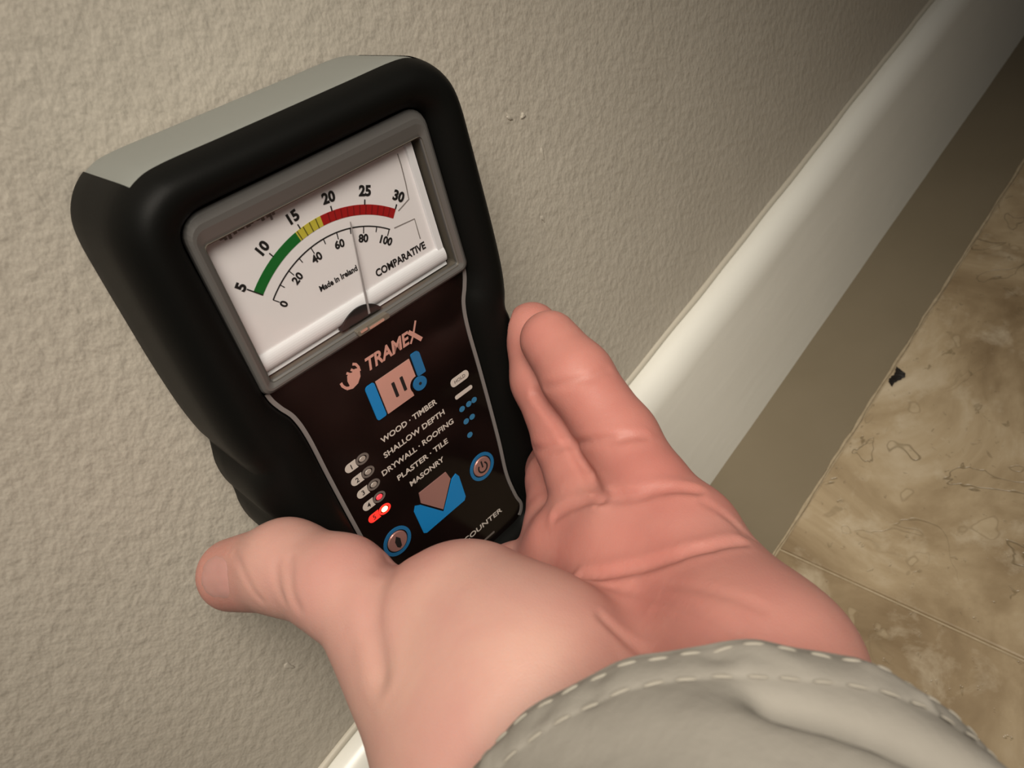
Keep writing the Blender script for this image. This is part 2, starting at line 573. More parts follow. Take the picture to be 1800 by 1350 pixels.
# finger-grip ribs on the lower sides
def ribs(v):
    if -92 < v < -23:
        return 1.9 * math.sqrt(abs(math.sin(math.pi * (v + 23) / 17.3))) - .8
    return 0.0
def mirror(H):
    return np.vstack([H, H[-2:0:-1] * np.array([-1, 1])])
OUT, PAN = mirror(OH), mirror(PH)
NB = len(OUT)
RIB = np.array([ribs(p[1]) for p in OUT])
# profile: (s towards the panel, w, how much rib)
PROF = [(0.10, 1.6, 0), (0.02, 2.6, 0.2), (0.0, 5, 1), (0.0, 12, 1), (0.0, 20, 1), (0.0, 25, 1)]
for i in range(1, 11):
    a = ANG(9 * i)
    PROF.append((0.52 * (1 - math.cos(a)), 27 + 13.0 * math.sin(a), max(0, 1 - i / 6)))
PROF += [(0.62, 39.9, 0), (0.74, 39.3, 0), (0.86, 38.0, 0), (0.95, 36.4, 0), (1.0, 34.3, 0), (1.0, 33.0, 0)]
bv, bf, cv_, cf = [], [], [], []
for s, w, rb in PROF:
    q = OUT * (1 - s) + PAN * s
    for i in range(NB):
        du = RIB[i] * rb * (1 if q[i][0] > 0 else -1)
        bv.append((q[i][0] + du, q[i][1], w))
def is_case(i, j):
    p = (OUT[i] + OUT[(i + 1) % NB]) / 2
    return p[1] > 57.8 and abs(p[0]) < 41 and j <= 7
for j in range(len(PROF) - 1):
    for i in range(NB):
        i2 = (i + 1) % NB
        q = (j * NB + i, j * NB + i2, (j + 1) * NB + i2, (j + 1) * NB + i)
        (cf if is_case(i, j) else bf).append(q)
bf.append(tuple(range(NB)))
boot = fix(add('rubber_boot', bv, bf, M_boot, meter, True))
boot['label'] = 'black rubber boot with ribbed grip'
cvv = [(p[0], p[1] - 0.35, p[2]) for p in bv]
case = fix(add('grey_case', cvv, cf, M_case, meter, True))
case['label'] = 'exposed grey top of the plastic case'
# small moulded mark on the case top
prism('case_mark', rrect(28.5, 31.5, 0, 1.2, .4, 2), 0, .3, M_greyp, case).matrix_local = Matrix.Translation(Vector((0, 59.3 * U, 13 * U))) @ Matrix.Rotation(ANG(-90), 4, 'X')

# inner tray and glossy membrane
low = [tuple(p) for p in PH if p[1] < -2.0]
poly = [(p[0] * .995, p[1]) for p in low] + [(-p[0] * .995, p[1]) for p in low[::-1][1:]]
panel = prism('membrane_panel', poly, 31.5, 34.3, M_panel, meter)
panel['label'] = 'glossy black control membrane'
for sgn in (1, -1):
    pts = [(sgn * (p[0] - 0.9), p[1]) for p in PH if -103 < p[1] < -1.5]
    l_ = ribbon('border_line', pts, 1.25, 34.2, 34.6, M_line, panel)
    l_['label'] = 'grey outline of the membrane'

# gauge: well, dial, cover lip, bezel, window
WD = 31.0
well_out = rrect(-33.2, 33.2, 0.2, 39.8, 1.2, 3)
well = ring_mesh('gauge_well', well_out, well_out, [(0, 36), (0, WD - .4)], M_well, meter)
dial = prism('dial_plate', rrect(-33.2, 31.8, 0.2, 39.8, .4, 2), WD - .6, WD, M_dial, meter)
dial['label'] = 'white dial with green, yellow and red scale'
ridge_v, ridge_f = [], []
for u in (-33.1, 31.7):
    for (vv, ww) in [(6.4, WD)] + [(4.0 + 2.6 * math.cos(ANG(a)), WD + 1.5 * math.sin(ANG(a))) for a in range(15, 181, 15)] + [(0.2, WD + .2), (0.2, WD)]:
        ridge_v.append((u, vv, ww))
nr = len(ridge_v) // 2
ridge_f = [(i, i + 1, nr + i + 1, nr + i) for i in range(nr - 1)] + [tuple(range(nr)), tuple(range(nr, 2 * nr))]
lip = fix(add('cover_lip', ridge_v, ridge_f, M_lip, meter, False))
lip['label'] = 'white ridge across the foot of the dial'
side = prism('cover_edge', [(29.6, 2), (31.7, 2), (31.7, 39.6), (29.6, 39.6)], WD, WD + 1.0, M_lip, meter, .35)
side['label'] = 'white ridge along the right of the dial'
bo = rrect(-36.4, 36.4, -2.6, 47.4, (5.5, 5.5, 2.5, 2.5), 6)
bi = rrect(-32.9, 32.9, 0.6, 39.4, .6, 6)
bezel = ring_mesh('bezel', bo, bi, [(0, 33.5), (0, 35.2), (.10, 35.9), (.32, 36.4), (.50, 36.4), (.85, 35.8), (1, 35.4), (1, 34.6)], M_bezel, meter)
bezel['label'] = 'satin silver grey bezel around the dial'
win = prism('window_glass', rrect(-33.0, 33.0, 0.4, 39.6, .6, 3), 34.9, 35.3, M_glass, meter)
win['label'] = 'clear window over the dial'

CX, CY = -1.8, -3.9
def pol(r, a):
    return (CX + r * math.sin(ANG(a)), CY + r * math.cos(ANG(a)))
def arc_band(name, r0, r1, a0, a1, w0, w1, mat, parent, n=24):
    P_ = [pol(r1, a0 + (a1 - a0) * i / n) for i in range(n + 1)] + [pol(r0, a1 - (a1 - a0) * i / n) for i in range(n + 1)]
    return prism(name, P_, w0, w1, mat, parent)
WI = WD + .10
arc_band('green_band', 32.6, 35.3, -42, -11.9, WD, WI, M_green, dial)
arc_band('yellow_band', 32.6, 35.3, -11.9, 1.2, WD, WI, M_yellow, dial, 10)
arc_band('red_band', 32.6, 35.3, 1.2, 40.2, WD, WI, M_red, dial)
M_rdk = material('dark_red_scale_ink', (0.16, 0.006, 0.006), .5, .3)
M_ydk = material('olive_scale_ink', (0.10, 0.085, 0.012), .5, .3)
for k in range(4):
    a = -11.0 + 3.25 * k
    ribbon('yellow_division', [pol(32.6, a), pol(35.3, a)], .30, WI, WI + .05, M_ydk, dial)
for k in range(12):
    a = 5 + 3.2 * k
    if a < 40:
        ribbon('red_division', [pol(32.7, a), pol(35.2, a)], .28, WI, WI + .05, M_rdk, dial)
ribbon('thin_arc', [pol(29.5, -42.5 + 82.5 * i / 40) for i in range(41)], .34, WD, WI, M_ink, dial)
AN = [-42.0 + 16.4 * i for i in range(6)]
for i, a in enumerate(AN):
    ribbon('scale_tick', [pol(32.6 if i == 0 else 35.2, a), pol(36.6 if i else 37.2, a)], .34, WD, WI + .03, M_ink, dial)
for i in range(11):
    a = -42.5 + 8.2 * i
    ribbon('scale_tick', [pol(29.5, a), pol(27.6 if i % 2 == 0 else 28.0, a)], .26, WD, WI, M_ink, dial)
# faint printed outline on the right of the dial
ribbon('dial_outline', [(27.0, 36.5), (27.0, 33.4), (26.6, 28), (26.0, 23.7), (21.6, 22.2)], .3, WD, WI, M_inks, dial)
ribbon('dial_outline', [(18.6, 18.4), (25.8, 17.8), (25.6, 11.6)], .3, WD, WI, M_inks, dial)
# needle and pivot
nv = [pol(31.5, 14.1)]
nd = fix(add('needle', [(5.95, 26.5, WD + 1.1), (6.15, 26.5, WD + 1.1), (0.75, 1.0, WD + 2.2), (1.35, 1.0, WD + 2.2),
                        (5.95, 26.5, WD + .8), (6.15, 26.5, WD + .8), (0.75, 1.0, WD + 1.8), (1.35, 1.0, WD + 1.8)],
             [(0, 1, 3, 2), (4, 6, 7, 5), (0, 4, 5, 1), (2, 3, 7, 6), (0, 2, 6, 4), (1, 5, 7, 3)], M_needle, meter))
nd['label'] = 'thin grey needle'
hub_poly = [(-1.6 + 8.4 * math.cos(ANG(a)), -4.0 + 8.4 * math.sin(ANG(a))) for a in range(32, 149, 6)]
hub = prism('pivot_cover', hub_poly, WD, WD + 2.0, M_ink, meter)
hub['label'] = 'black half-round pivot cover'
for o in (dial, lip, side, nd, hub):
    o.location = Vector((-.65, .66, 1.6)) * U
ad = prism('zero_adjuster', rrect(-6.4, 4.6, -1.2, 0.35, .5, 3), 35.0, 37.6, M_well, meter)
prism('slot', rrect(-5.6, -3.2, -0.5, .3, .3, 3), 37.6, 37.9, M_chrome, ad)
prism('slot', rrect(-2.6, 2.6, -1.0, -.2, .3, 3), 37.6, 37.8, M_chrome, ad)

# ---- lettering
TEXTS = []
def text(name, s, cu, cv, width, height, w, mat, parent, rot=0.0, shear=0.0, bold=0.0):
    c = bpy.data.curves.new(name, 'FONT')
    c.body = s
    c.align_x = 'CENTER'
    c.align_y = 'CENTER'
    c.size = 1.0
    c.shear = shear
    c.offset = bold
    c.extrude = 0.02
    c.resolution_u = 3
    o = bpy.data.objects.new('tmp_text', c)
    COL.objects.link(o)
    TEXTS.append((o, name, cu, cv, width, height, w, mat, parent, rot))
def flush_texts():
    bpy.context.view_layer.update()
    dg = bpy.context.evaluated_depsgraph_get()
    for (o, name, cu, cv, width, height, w, mat, parent, rot) in TEXTS:
        me = bpy.data.meshes.new_from_object(o.evaluated_get(dg))
        n = len(me.vertices)
        co = np.zeros(n * 3)
        me.vertices.foreach_get('co', co)
        co = co.reshape(-1, 3)
        lo, hi = co.min(0), co.max(0)
        mid = (lo + hi) / 2
        sy = height / (hi[1] - lo[1])
        sx = width / (hi[0] - lo[0]) if width else sy
        p = np.c_[(co[:, 0] - mid[0]) * sx, (co[:, 1] - mid[1]) * sy]
        a = ANG(rot)
        q = np.c_[p[:, 0] * math.cos(a) - p[:, 1] * math.sin(a) + cu, p[:, 0] * math.sin(a) + p[:, 1] * math.cos(a) + cv,
                  np.where(co[:, 2] > mid[2], w + .06, w)] * U
        me.vertices.foreach_set('co', q.ravel())
        me.materials.clear()
        me.materials.append(mat)
        me.name = name
        me.update()
        x = bpy.data.objects.new(name, me)
        COL.objects.link(x)
        x.parent = parent
        c = o.data
        bpy.data.objects.remove(o)
        bpy.data.curves.remove(c)
    TEXTS.clear()

for s_, a in zip(('5', '10', '15', '20', '25', '30'), AN):
    p = pol(38.9, a)
    text('numeral', s_, p[0], p[1], 0, 3.0, WI - .05, M_ink, dial, -a, 0, .045)
for s_, a in zip(('0', '20', '40', '60', '80', '100'), AN):
    p = pol(26.3, a - .6)
    text('numeral', s_, p[0], p[1], 0, 2.35, WI - .05, M_ink, dial, -a, 0, .035)
text('dial_lettering', 'COMPARATIVE', 17.4, 9.3, 18.2, 2.3, WI - .05, M_ink, dial, 0, 0, .03)
text('dial_lettering', 'Made in Ireland', -2.7, 13.9, 12.4, 1.7, WI - .05, M_ink, dial, 0, 0, .03)
# line of print half hidden under the bezel's upper edge
prng = random.Random(8)
u = -27.5
while u < 28:
    if u < -12.5 or u > 11:
        hgt = prng.uniform(.5, 1.5) if u < -12.5 else prng.uniform(.3, .9)
        prism('cropped_print', rrect(u, u + prng.uniform(.7, 1.3), 38.9 - hgt - (.7 if u < 0 else .2), 39.7, .1, 1), WD, WI, M_inks, dial)
    u += prng.uniform(1.0, 1.7)
ribbon('cropped_print', [(-13.2, 39.5), (-13.4, 36.2)], .6, WD, WI, M_inks, dial)

WP = 34.3
text('brand_lettering', 'TRAME', 2.0, -12.1, 16.2, 4.2, WP, M_silver, panel, 0, .28, .03)
ribbon('brand_lettering', [(10.2, -10.6), (11.6, -12.4), (13.6, -15.2)], 1.35, WP, WP + .08, M_silver, panel)
ribbon('brand_lettering', [(13.7, -8.6), (12.7, -10.2), (11.4, -12.3), (9.6, -14.4)], .6, WP, WP + .07, M_silver, panel)
# hand-shaped emblem: palm drop, three finger strokes and a thumb hook
prism('emblem_palm', [(-14.6, -15.3), (-12.6, -16.0), (-10.6, -15.5), (-9.1, -14.0), (-8.6, -12.2), (-9.0, -11.2), (-9.9, -10.9), (-11.0, -11.4), (-12.0, -11.0), (-12.8, -11.6), (-13.3, -13.0), (-13.2, -14.6)],
      WP, WP + .07, M_silver, panel)
ribbon('emblem_finger', [(-8.7, -12.4), (-8.6, -11.0), (-9.0, -9.8), (-9.9, -9.2)], .8, WP, WP + .08, M_silver, panel)
ribbon('emblem_finger', [(-10.2, -12.0), (-10.5, -11.0), (-11.0, -10.4)], .75, WP, WP + .08, M_silver, panel)
ribbon('emblem_finger', [(-11.7, -12.0), (-12.1, -11.1), (-12.6, -10.6)], .75, WP, WP + .08, M_silver, panel)
ribbon('emblem_finger', [(-13.1, -15.4), (-14.5, -14.6), (-15.2, -13.4), (-15.3, -12.3)], .85, WP, WP + .08, M_silver, panel)

# upper button: salmon square between blue bars, magnifier disc
cut = [(7.1 + 2.9 * math.cos(ANG(a)), -27.6 + 2.9 * math.sin(ANG(a))) for a in range(86, 215, 12)]
sq = [(-5.6, -18.3), (7.2, -18.3)] + cut + [(4.6, -30.2), (-5.6, -30.2)]
pb = prism('pin_button', sq, WP, WP + .35, M_silver, meter)
pb['label'] = 'salmon square button with two black pin marks'
prism('pin_mark', rrect(-1.2, -.1, -27.0, -21.8, .2, 2), WP + .35, WP + .45, M_ink, pb)
prism('pin_mark', rrect(2.0, 3.1, -26.8, -21.8, .2, 2), WP + .35, WP + .45, M_ink, pb)
prism('blue_bar', rrect(-9.5, -6.1, -30.2, -18.0, (.6, 1.2, .8, .6), 3), WP, WP + .35, M_blue, pb)
prism('blue_bar', rrect(8.0, 11.2, -25.4, -17.4, (1.2, .6, .4, .4), 3), WP, WP + .35, M_blued, pb)
mg = prism('magnifier_disc', ellipse(7.9, -27.8, 2.5, 2.3), WP, WP + .4, M_blued, pb)
prism('disc_mark', ellipse(7.9, -27.8, .55, .5, 10), WP + .4, WP + .48, M_ink, pb)

for s_, cu, cv, wd in (('WOOD \u00b7 TIMBER', .2, -37.1, 22.2), ('SHALLOW DEPTH', .35, -42.3, 24.6), ('DRYWALL \u00b7 ROOFING', -.05, -47.5, 29.4),
                       ('PLASTER \u00b7 TILE', -.2, -52.7, 21.0), ('MASONRY', -.4, -57.8, 14.2)):
    text('panel_lettering', s_, cu, cv, wd, 2.0, WP, M_white, panel, 0, 0, .02)
text('panel_lettering', 'MOISTURE ENCOUNTER', 0, -94.0, 43.2, 2.1, WP, M_white, panel, 0, 0, .012)
prism('small_print', rrect(6, 15.8, -100.9, -100.1, .2, 2), WP, WP + .05, M_greyp, panel)

# right column: hold capsule, bar, rows of blue dots
prism('capsule_print', rrect(18.1, 25.7, -37.0, -33.9, 1.4, 5), WP, WP + .07, M_white, panel)
text('capsule_lettering', 'HOLD', 21.9, -35.45, 4.6, 1.2, WP + .07, M_greyp, panel, 0, 0, .01)
prism('bar_print', rrect(18.0, 25.5, -41.6, -40.1, .7, 4), WP, WP + .07, M_white, panel)
for v_, us in ((-46.0, (19.2, 22.2, 24.6)), (-51.2, (19.2, 21.9)), (-56.8, (18.9,))):
    for u_ in us:
        prism('blue_dot', ellipse(u_, v_, 1.15, 1.0, 14), WP, WP + .07, M_bluem, panel)

# left column: five numbered LED capsules
for k in range(5):
    vc = -38.2 - 5.25 * k
    wh = M_white if k < 4 else M_led_ring
    cap = prism('led_capsule', [(-20.6, vc + 1.5)] + [(-23.3 + 1.6 * math.cos(ANG(a)), vc + 1.5 * math.sin(ANG(a))) for a in range(90, 271, 20)] +
                [(-20.6, vc - 1.5), (-20.9, vc - .7), (-21.0, vc), (-20.9, vc + .7)], WP, WP + .08, wh, meter)
    cap['label'] = 'white numbered LED capsule'
    text('capsule_numeral', str(k + 1), -22.7, vc, 0, 1.7, WP + .08, M_ink, cap, 0, 0, .01)
    eo, ei = ellipse(-18.6, vc, 2.3, 1.75, 24), ellipse(-18.6, vc, 1.55, 1.1, 24)
    ring_mesh('led_surround', eo, ei, [(0, WP), (0, WP + .12), (1, WP + .12), (1, WP)], M_led_ring if k == 4 else M_greyp, cap)
    led = prism('led_window', ellipse(-18.6, vc, 1.15, .85, 20), WP, WP + .25, (M_led_off, M_led_off, M_led_off, M_led2, M_led)[k], cap, .12)
    if k == 4:
        led['label'] = 'lit red LED'

def round_button(cu, cv, name, label):
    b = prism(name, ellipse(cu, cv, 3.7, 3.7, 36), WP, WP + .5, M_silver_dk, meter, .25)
    b['label'] = label
    ring_mesh('button_ring', ellipse(cu, cv, 5.3, 5.3, 36), ellipse(cu, cv, 4.1, 4.1, 36), [(0, WP), (0, WP + .25), (1, WP + .25), (1, WP)], M_blued, b)
    return b
pw = round_button(19.4, -71.4, 'power_button', 'round power button with blue ring')
ribbon('power_symbol', [(19.4 + 1.9 * math.sin(ANG(a)), -71.6 + 1.9 * math.cos(ANG(a))) for a in range(38, 323, 12)], .6, WP + .5, WP + .56, M_ink, pw)
ribbon('power_symbol', [(19.4, -68.9), (19.4, -71.6)], .6, WP + .5, WP + .56, M_ink, pw)
md = round_button(-19.1, -73.3, 'mode_button', 'round mode button with blue ring')
prism('mode_symbol', [(-19.1, -71.0), (-18.0, -72.6), (-18.4, -75.6), (-19.3, -76.0), (-20.1, -75.0), (-20.2, -72.8)], WP + .5, WP + .56, M_ink, md)
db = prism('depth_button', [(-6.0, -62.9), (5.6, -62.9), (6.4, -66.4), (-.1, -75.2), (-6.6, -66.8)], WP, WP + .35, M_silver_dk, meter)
db['label'] = 'salmon arrow-shaped button above a blue chevron'
chev = prism('blue_chevron', [(-8.9, -66.2), (-6.9, -67.4), (-.1, -76.3), (6.8, -67.1), (8.9, -66.3), (9.7, -68.0), (9.5, -77.2), (8.6, -78.4), (-8.7, -78.8), (-9.7, -78.0), (-10.0, -68.0)],
             WP, WP + .3, M_blue, db)
flush_texts()

# ---------------------------------------------------------------- person: left hand gripping the meter
CH = {
'pinky': [(2.8, -123.4, 204.4, 12), (8.3, -110.2, 208.1, 11.2), (17.8, -94.4, 212.1, 10.4), (26.3, -75.8, 221.1, 10.2), (32.2, -62.1, 225.5, 8.9)] ,
'ring': [(-4.9, -109.5, 197.5, 13), (0.7, -93.6, 199.4, 11.8), (15.4, -73.9, 202.4, 10.7), (27.4, -56.9, 210.2, 10.2), (39.1, -45.2, 217.2, 9.0)] ,
'middle': [(-12.8, -92.5, 187.5, 13.5), (-5.1, -80.5, 185.3, 12), (11.1, -63.7, 180.3, 10.8), (30.9, -28.2, 147.8, 10.8)] ,
'index': [(-25.6, -75.2, 176.8, 13.5), (-25.9, -64.7, 163.1, 12), (-18.1, -51.6, 136.7, 10.5)] ,
'thumb': [(-60.1, -83.0, 224.2, 13), (-59.4, -65.1, 227.0, 12.6), (-64.0, -45.3, 227.4, 12.2), (-74.6, -26.0, 222.8, 10.3)] ,
}
META = [
   [(1.0, -126.1, 203.8, 13), (-20.5, -156.0, 206.7, 22), (-47.2, -166.9, 207.5, 25)] ,
   [(-11.7, -114.0, 194.0, 15), (-23.2, -122.4, 197.7, 16), (-35.8, -136.0, 197.3, 22)] ,
   [(-5.9, -109.1, 194.3, 15), (-46.8, -145.1, 187.2, 20)] ,
   [(-14.1, -92.1, 184.2, 15), (-53.8, -136.6, 185.9, 20)] ,
   [(-25.6, -75.2, 176.8, 15), (-62.0, -127.7, 187.3, 20)] ,
   [(-60.7, -83.2, 220.7, 14), (-65.0, -122.2, 211.9, 24.5), (-62.9, -140.6, 201.0, 27)] ,
   [(-65.8, -137.2, 202.8, 28), (-46.8, -166.0, 204.1, 26)] ,
   [(-63.6, -139.8, 201.5, 27), (-79.6, -169.4, 213.5, 28)] ,
   [(-46.8, -166.0, 204.1, 26), (-63.7, -189.6, 217.1, 26)] ,
]
PADS = [
   [(-9.1, -89.9, 193.4, 12.3), (-1.4, -108.4, 201.8, 13.4), (3.0, -121.9, 205.8, 12.8)] ,
]
THENAR = [
   [(-49.5, -97.8, 216.8, 23), (-50.6, -119.1, 216.4, 24)] ,
   [(-50.6, -119.1, 216.4, 24), (-56.4, -133.4, 211.4, 26)] ,
]
CREASE = {
 'split': ([(18.6, -63.6, 216.9), (16.5, -69.3, 215.2), (13.8, -76.0, 213.7), (10.8, -81.8, 212.5), (6.4, -89.5, 211.6), (1.9, -96.9, 213.1), (-2.1, -104.3, 216.8)], 1.7, 1.3),
 'nail_fold': ([(-70.2, -37.1, 237.5), (-71.1, -43.6, 238.6), (-72.6, -47.3, 237.4), (-73.8, -49.8, 235.4), (-74.4, -52.5, 233.0)], 0.45, 0.9),
 'pinky_pip': ([(10.7, -82.8, 212.3), (9.7, -93.2, 219.9), (12.5, -100.4, 221.5), (17.1, -105.1, 219.9)], .9, 1.1),
 'pinky_dip': ([(16.6, -73.6, 225.8), (19.2, -81.1, 228.4), (23.6, -85.8, 227.8), (29.3, -86.8, 225.5)], .5, 1.2),
 'ring_pip': ([(6.2, -68.0, 206.1), (6.1, -75.2, 210.6), (7.8, -80.1, 212.2), (10.2, -82.8, 212.4)], .7, 1.2),
 'base_p': ([(-2.5, -104.6, 216.9), (-1.0, -109.0, 218.3), (1.4, -113.9, 219.4), (4.9, -117.7, 219.8), (7.8, -121.5, 219.2), (10.2, -125.3, 217.6)], 2.0, 1.25),
 'base_r': ([(-9.6, -90.5, 208.8), (-6.6, -94.5, 211.7), (-4.0, -99.5, 214.4), (-2.5, -104.6, 216.9)], 2.0, 1.25),
 'distal': ([(-21.9, -111.0, 213.7), (-19.4, -117.0, 215.6), (-16.1, -121.9, 216.7), (-12.9, -126.7, 218.2), (-8.7, -132.5, 220.8), (-3.3, -138.4, 221.5), (2.1, -141.8, 218.4)], 2.1, 1.3),
 'thumb_base': ([(-46.9, -74.1, 228.7), (-51.7, -81.2, 235.7), (-56.0, -84.3, 237.4), (-59.3, -87.4, 237.9), (-62.8, -92.0, 237.8), (-65.9, -96.5, 237.4), (-69.1, -100.4, 236.7)], 1.2, 2.4),
 'thumb_ip1': ([(-62.8, -57.7, 239.8), (-64.6, -60.8, 239.7), (-67.1, -62.8, 238.5), (-68.8, -65.1, 237.1), (-69.6, -67.2, 235.9)], .5, 1.2),
 'thumb_ip2': ([(-65.2, -54.5, 239.4), (-67.3, -56.1, 238.3), (-69.4, -58.6, 236.8), (-70.7, -60.9, 235.3)], .4, 1.1),
 'life': ([(-31.6, -131.5, 230.5), (-32.1, -136.1, 227.7), (-32.4, -141.1, 226.8), (-33.0, -147.0, 228.8), (-33.6, -152.6, 231.3)], .8, 1.3),
 'line1': ([(-21.2, -121.5, 217.3), (-19.3, -129.8, 219.3), (-20.1, -141.3, 226.2), (-20.7, -150.9, 230.2), (-21.2, -157.6, 231.0)], .45, 1.2),
 'line2': ([(-17.3, -126.4, 218.1), (-15.6, -139.6, 225.0), (-14.5, -149.5, 229.1), (-13.5, -157.9, 229.6)], .4, 1.1),
 'line3': ([(-23.0, -136.5, 222.9), (-23.7, -147.1, 228.9), (-23.8, -155.4, 230.9)], .35, 1.0),
 'edge1': ([(7.9, -128.5, 218.0), (8.2, -132.1, 216.4), (8.3, -135.9, 214.1), (5.9, -140.3, 214.6)], .4, 1.0),
 'edge2': ([(8.1, -134.0, 215.5), (7.7, -137.7, 213.6), (6.9, -142.3, 212.1)], .35, 1.0),
}
f4 = np.float32
def cone_d(p, a, b, r1, r2):
    a, b = np.array(a, f4), np.array(b, f4)
    ba = b - a
    l2 = float(ba @ ba)
    rr = r1 - r2
    a2 = l2 - rr * rr
    il2 = 1 / l2
    pa = p - a
    y = pa @ ba
    z = y - l2
    x = pa * f4(l2) - y[..., None] * ba
    x2 = (x * x).sum(-1)
    y2, z2 = y * y * l2, z * z * l2
    k = np.sign(rr) * rr * rr * x2
    d = (np.sqrt(x2 * a2 * il2) + y * rr) * il2 - r1
    return np.where(np.sign(z) * a2 * z2 > k, np.sqrt(x2 + z2) * il2 - r2,
                    np.where(np.sign(y) * a2 * y2 < k, np.sqrt(x2 + y2) * il2 - r1, d)).astype(f4)
def smin(a, b, k):
    h = np.maximum(k - np.abs(a - b), 0) / k
    return np.minimum(a, b) - h * h * (k * .25)
def seg_dist(p, pts):
    best = None
    for a, b in zip(pts[:-1], pts[1:]):
        a, b = np.array(a, f4), np.array(b, f4)
        ba = b - a
        t_ = np.clip(((p - a) @ ba) / (ba @ ba), 0, 1)
        d = np.linalg.norm(p - a - t_[..., None] * ba, axis=-1)
        best = d if best is None else np.minimum(best, d)
    return best

H = 0.75                                                    # voxel, units
LO = np.array([-116, -222, 118], float)
HI = np.array([64, -10, 256], float)
SH = tuple(int(x) for x in np.ceil((HI - LO) / H) + 1)
axes = [LO[i] + H * np.arange(SH[i]) for i in range(3)]
def sub(lo, hi):
    sl = []
    for i in range(3):
        a = max(0, int((lo[i] - LO[i]) / H))
        b = min(SH[i], int((hi[i] - LO[i]) / H) + 2)
        sl.append(slice(a, b))
    p = np.stack(np.meshgrid(*[axes[i][sl[i]].astype(f4) for i in range(3)], indexing='ij'), -1)
    return tuple(sl), p
FAR = 40.0
def chain_field(F_, chain, k_in, k_out):
    """smooth-union a chain of tapered capsules into the field F_"""
    P_ = np.array(chain, float)
    m = P_[:, 3].max() + 10
    sl, p = sub(P_[:, :3].min(0) - m, P_[:, :3].max(0) + m)
    d = None
    for a, b in zip(chain[:-1], chain[1:]):
        e = cone_d(p, a[:3], b[:3], a[3], b[3])
        d = e if d is None else smin(d, e, k_in)
    F_[sl] = smin(F_[sl], d, k_out)
def field():
    palm = np.full(SH, FAR, f4)
    for c in META:
        chain_field(palm, c, 8, 12)
    for c in PADS:
        chain_field(palm, c, 6, 8)
    fing = np.full(SH, FAR, f4)
    for n_ in ('pinky', 'ring', 'middle', 'index'):
        chain_field(fing, CH[n_], 3, .8)
    d = smin(palm, fing, 3.5)
    th = np.full(SH, FAR, f4)
    for c in THENAR:
        chain_field(th, c, 6, 10)
    chain_field(th, META[5], 8, 8)
    d = smin(d, th, 5.5)
    tb = np.full(SH, FAR, f4)
    chain_field(tb, CH['thumb'], 4, 1)
    d = smin(d, tb, 2.5)
    for pts, dep, wid in CREASE.values():
        P_ = np.array(pts)
        sl, p = sub(P_.min(0) - 5, P_.max(0) + 5)
        q = seg_dist(p, pts) / wid
        d[sl] += dep * np.exp(-q * q) - .12 * dep * np.exp(-((q - 2.2) ** 2))
    # flesh gives way where it presses on the meter
    Am = np.array(A, f4)
    sl, p = sub((-80, -60, 120), (64, -10, 256))
    loc = (p - np.array(MO, f4)) @ Am
    vv = loc[..., 1]
    hw = np.interp(vv, [-117, -90, -55, -25, -18, 0], [45, 46.6, 48.8, 49.2, 49.0, 50.7]).astype(f4)
    q = np.stack([np.abs(loc[..., 0]) - hw + 9, np.abs(vv + 28.5) - 88.5 + 9, np.abs(loc[..., 2] - 20) - 20 + 9], -1)
    md_ = np.linalg.norm(np.maximum(q, 0), axis=-1) + np.minimum(q.max(-1), 0) - 9
    d[sl] = np.maximum(d[sl], -(md_ - .35))
    return d

def surface_nets(D):
    n0, n1, n2 = D.shape
    inside = D < 0
    s = np.zeros((n0 - 1, n1 - 1, n2 - 1), np.int8)
    for i in (0, 1):
        for j in (0, 1):
            for k in (0, 1):
                s += inside[i:n0 - 1 + i, j:n1 - 1 + j, k:n2 - 1 + k]
    act = np.argwhere((s > 0) & (s < 8))
    idx = -np.ones(s.shape, np.int64)
    idx[act[:, 0], act[:, 1], act[:, 2]] = np.arange(len(act))
    acc = np.zeros((len(act), 3))
    cnt = np.zeros(len(act))
    cor = [(i, j, k) for i in (0, 1) for j in (0, 1) for k in (0, 1)]
    val = {c: D[act[:, 0] + c[0], act[:, 1] + c[1], act[:, 2] + c[2]] for c in cor}
    for c in cor:
        for ax in range(3):
            if c[ax] == 0:
                e = list(c)
                e[ax] = 1
                a, b = val[c], val[tuple(e)]
                m = (a < 0) != (b < 0)
                t_ = np.where(m, a / np.where(m, a - b, 1), 0)
                p = np.tile(np.array(c, float), (len(act), 1))
                p[:, ax] += t_
                acc[m] += p[m]
                cnt[m] += 1
    V = act + acc / cnt[:, None]
    quads = []
    for ax in range(3):
        o1, o2 = [(1, 2), (2, 0), (0, 1)][ax]
        a = [slice(None)] * 3
        b = [slice(None)] * 3
        a[ax] = slice(0, -1)
        b[ax] = slice(1, None)
        A_, B_ = inside[tuple(a)], inside[tuple(b)]
        e = np.argwhere(A_ != B_)
        e = e[(e[:, o1] > 0) & (e[:, o2] > 0) & (e[:, o1] < D.shape[o1] - 1) & (e[:, o2] < D.shape[o2] - 1)]
        flip = A_[e[:, 0], e[:, 1], e[:, 2]]
        def g_(d1, d2):
            q = e.copy()
            q[:, o1] -= d1
            q[:, o2] -= d2
            return idx[q[:, 0], q[:, 1], q[:, 2]]
        Q = np.stack([g_(1, 1), g_(0, 1), g_(0, 0), g_(1, 0)], 1)
        Q[~flip] = Q[~flip][:, ::-1]
        quads.append(Q)
    return V, np.vstack(quads)

DF = field()
V, Q = surface_nets(DF)
V = V * H + LO
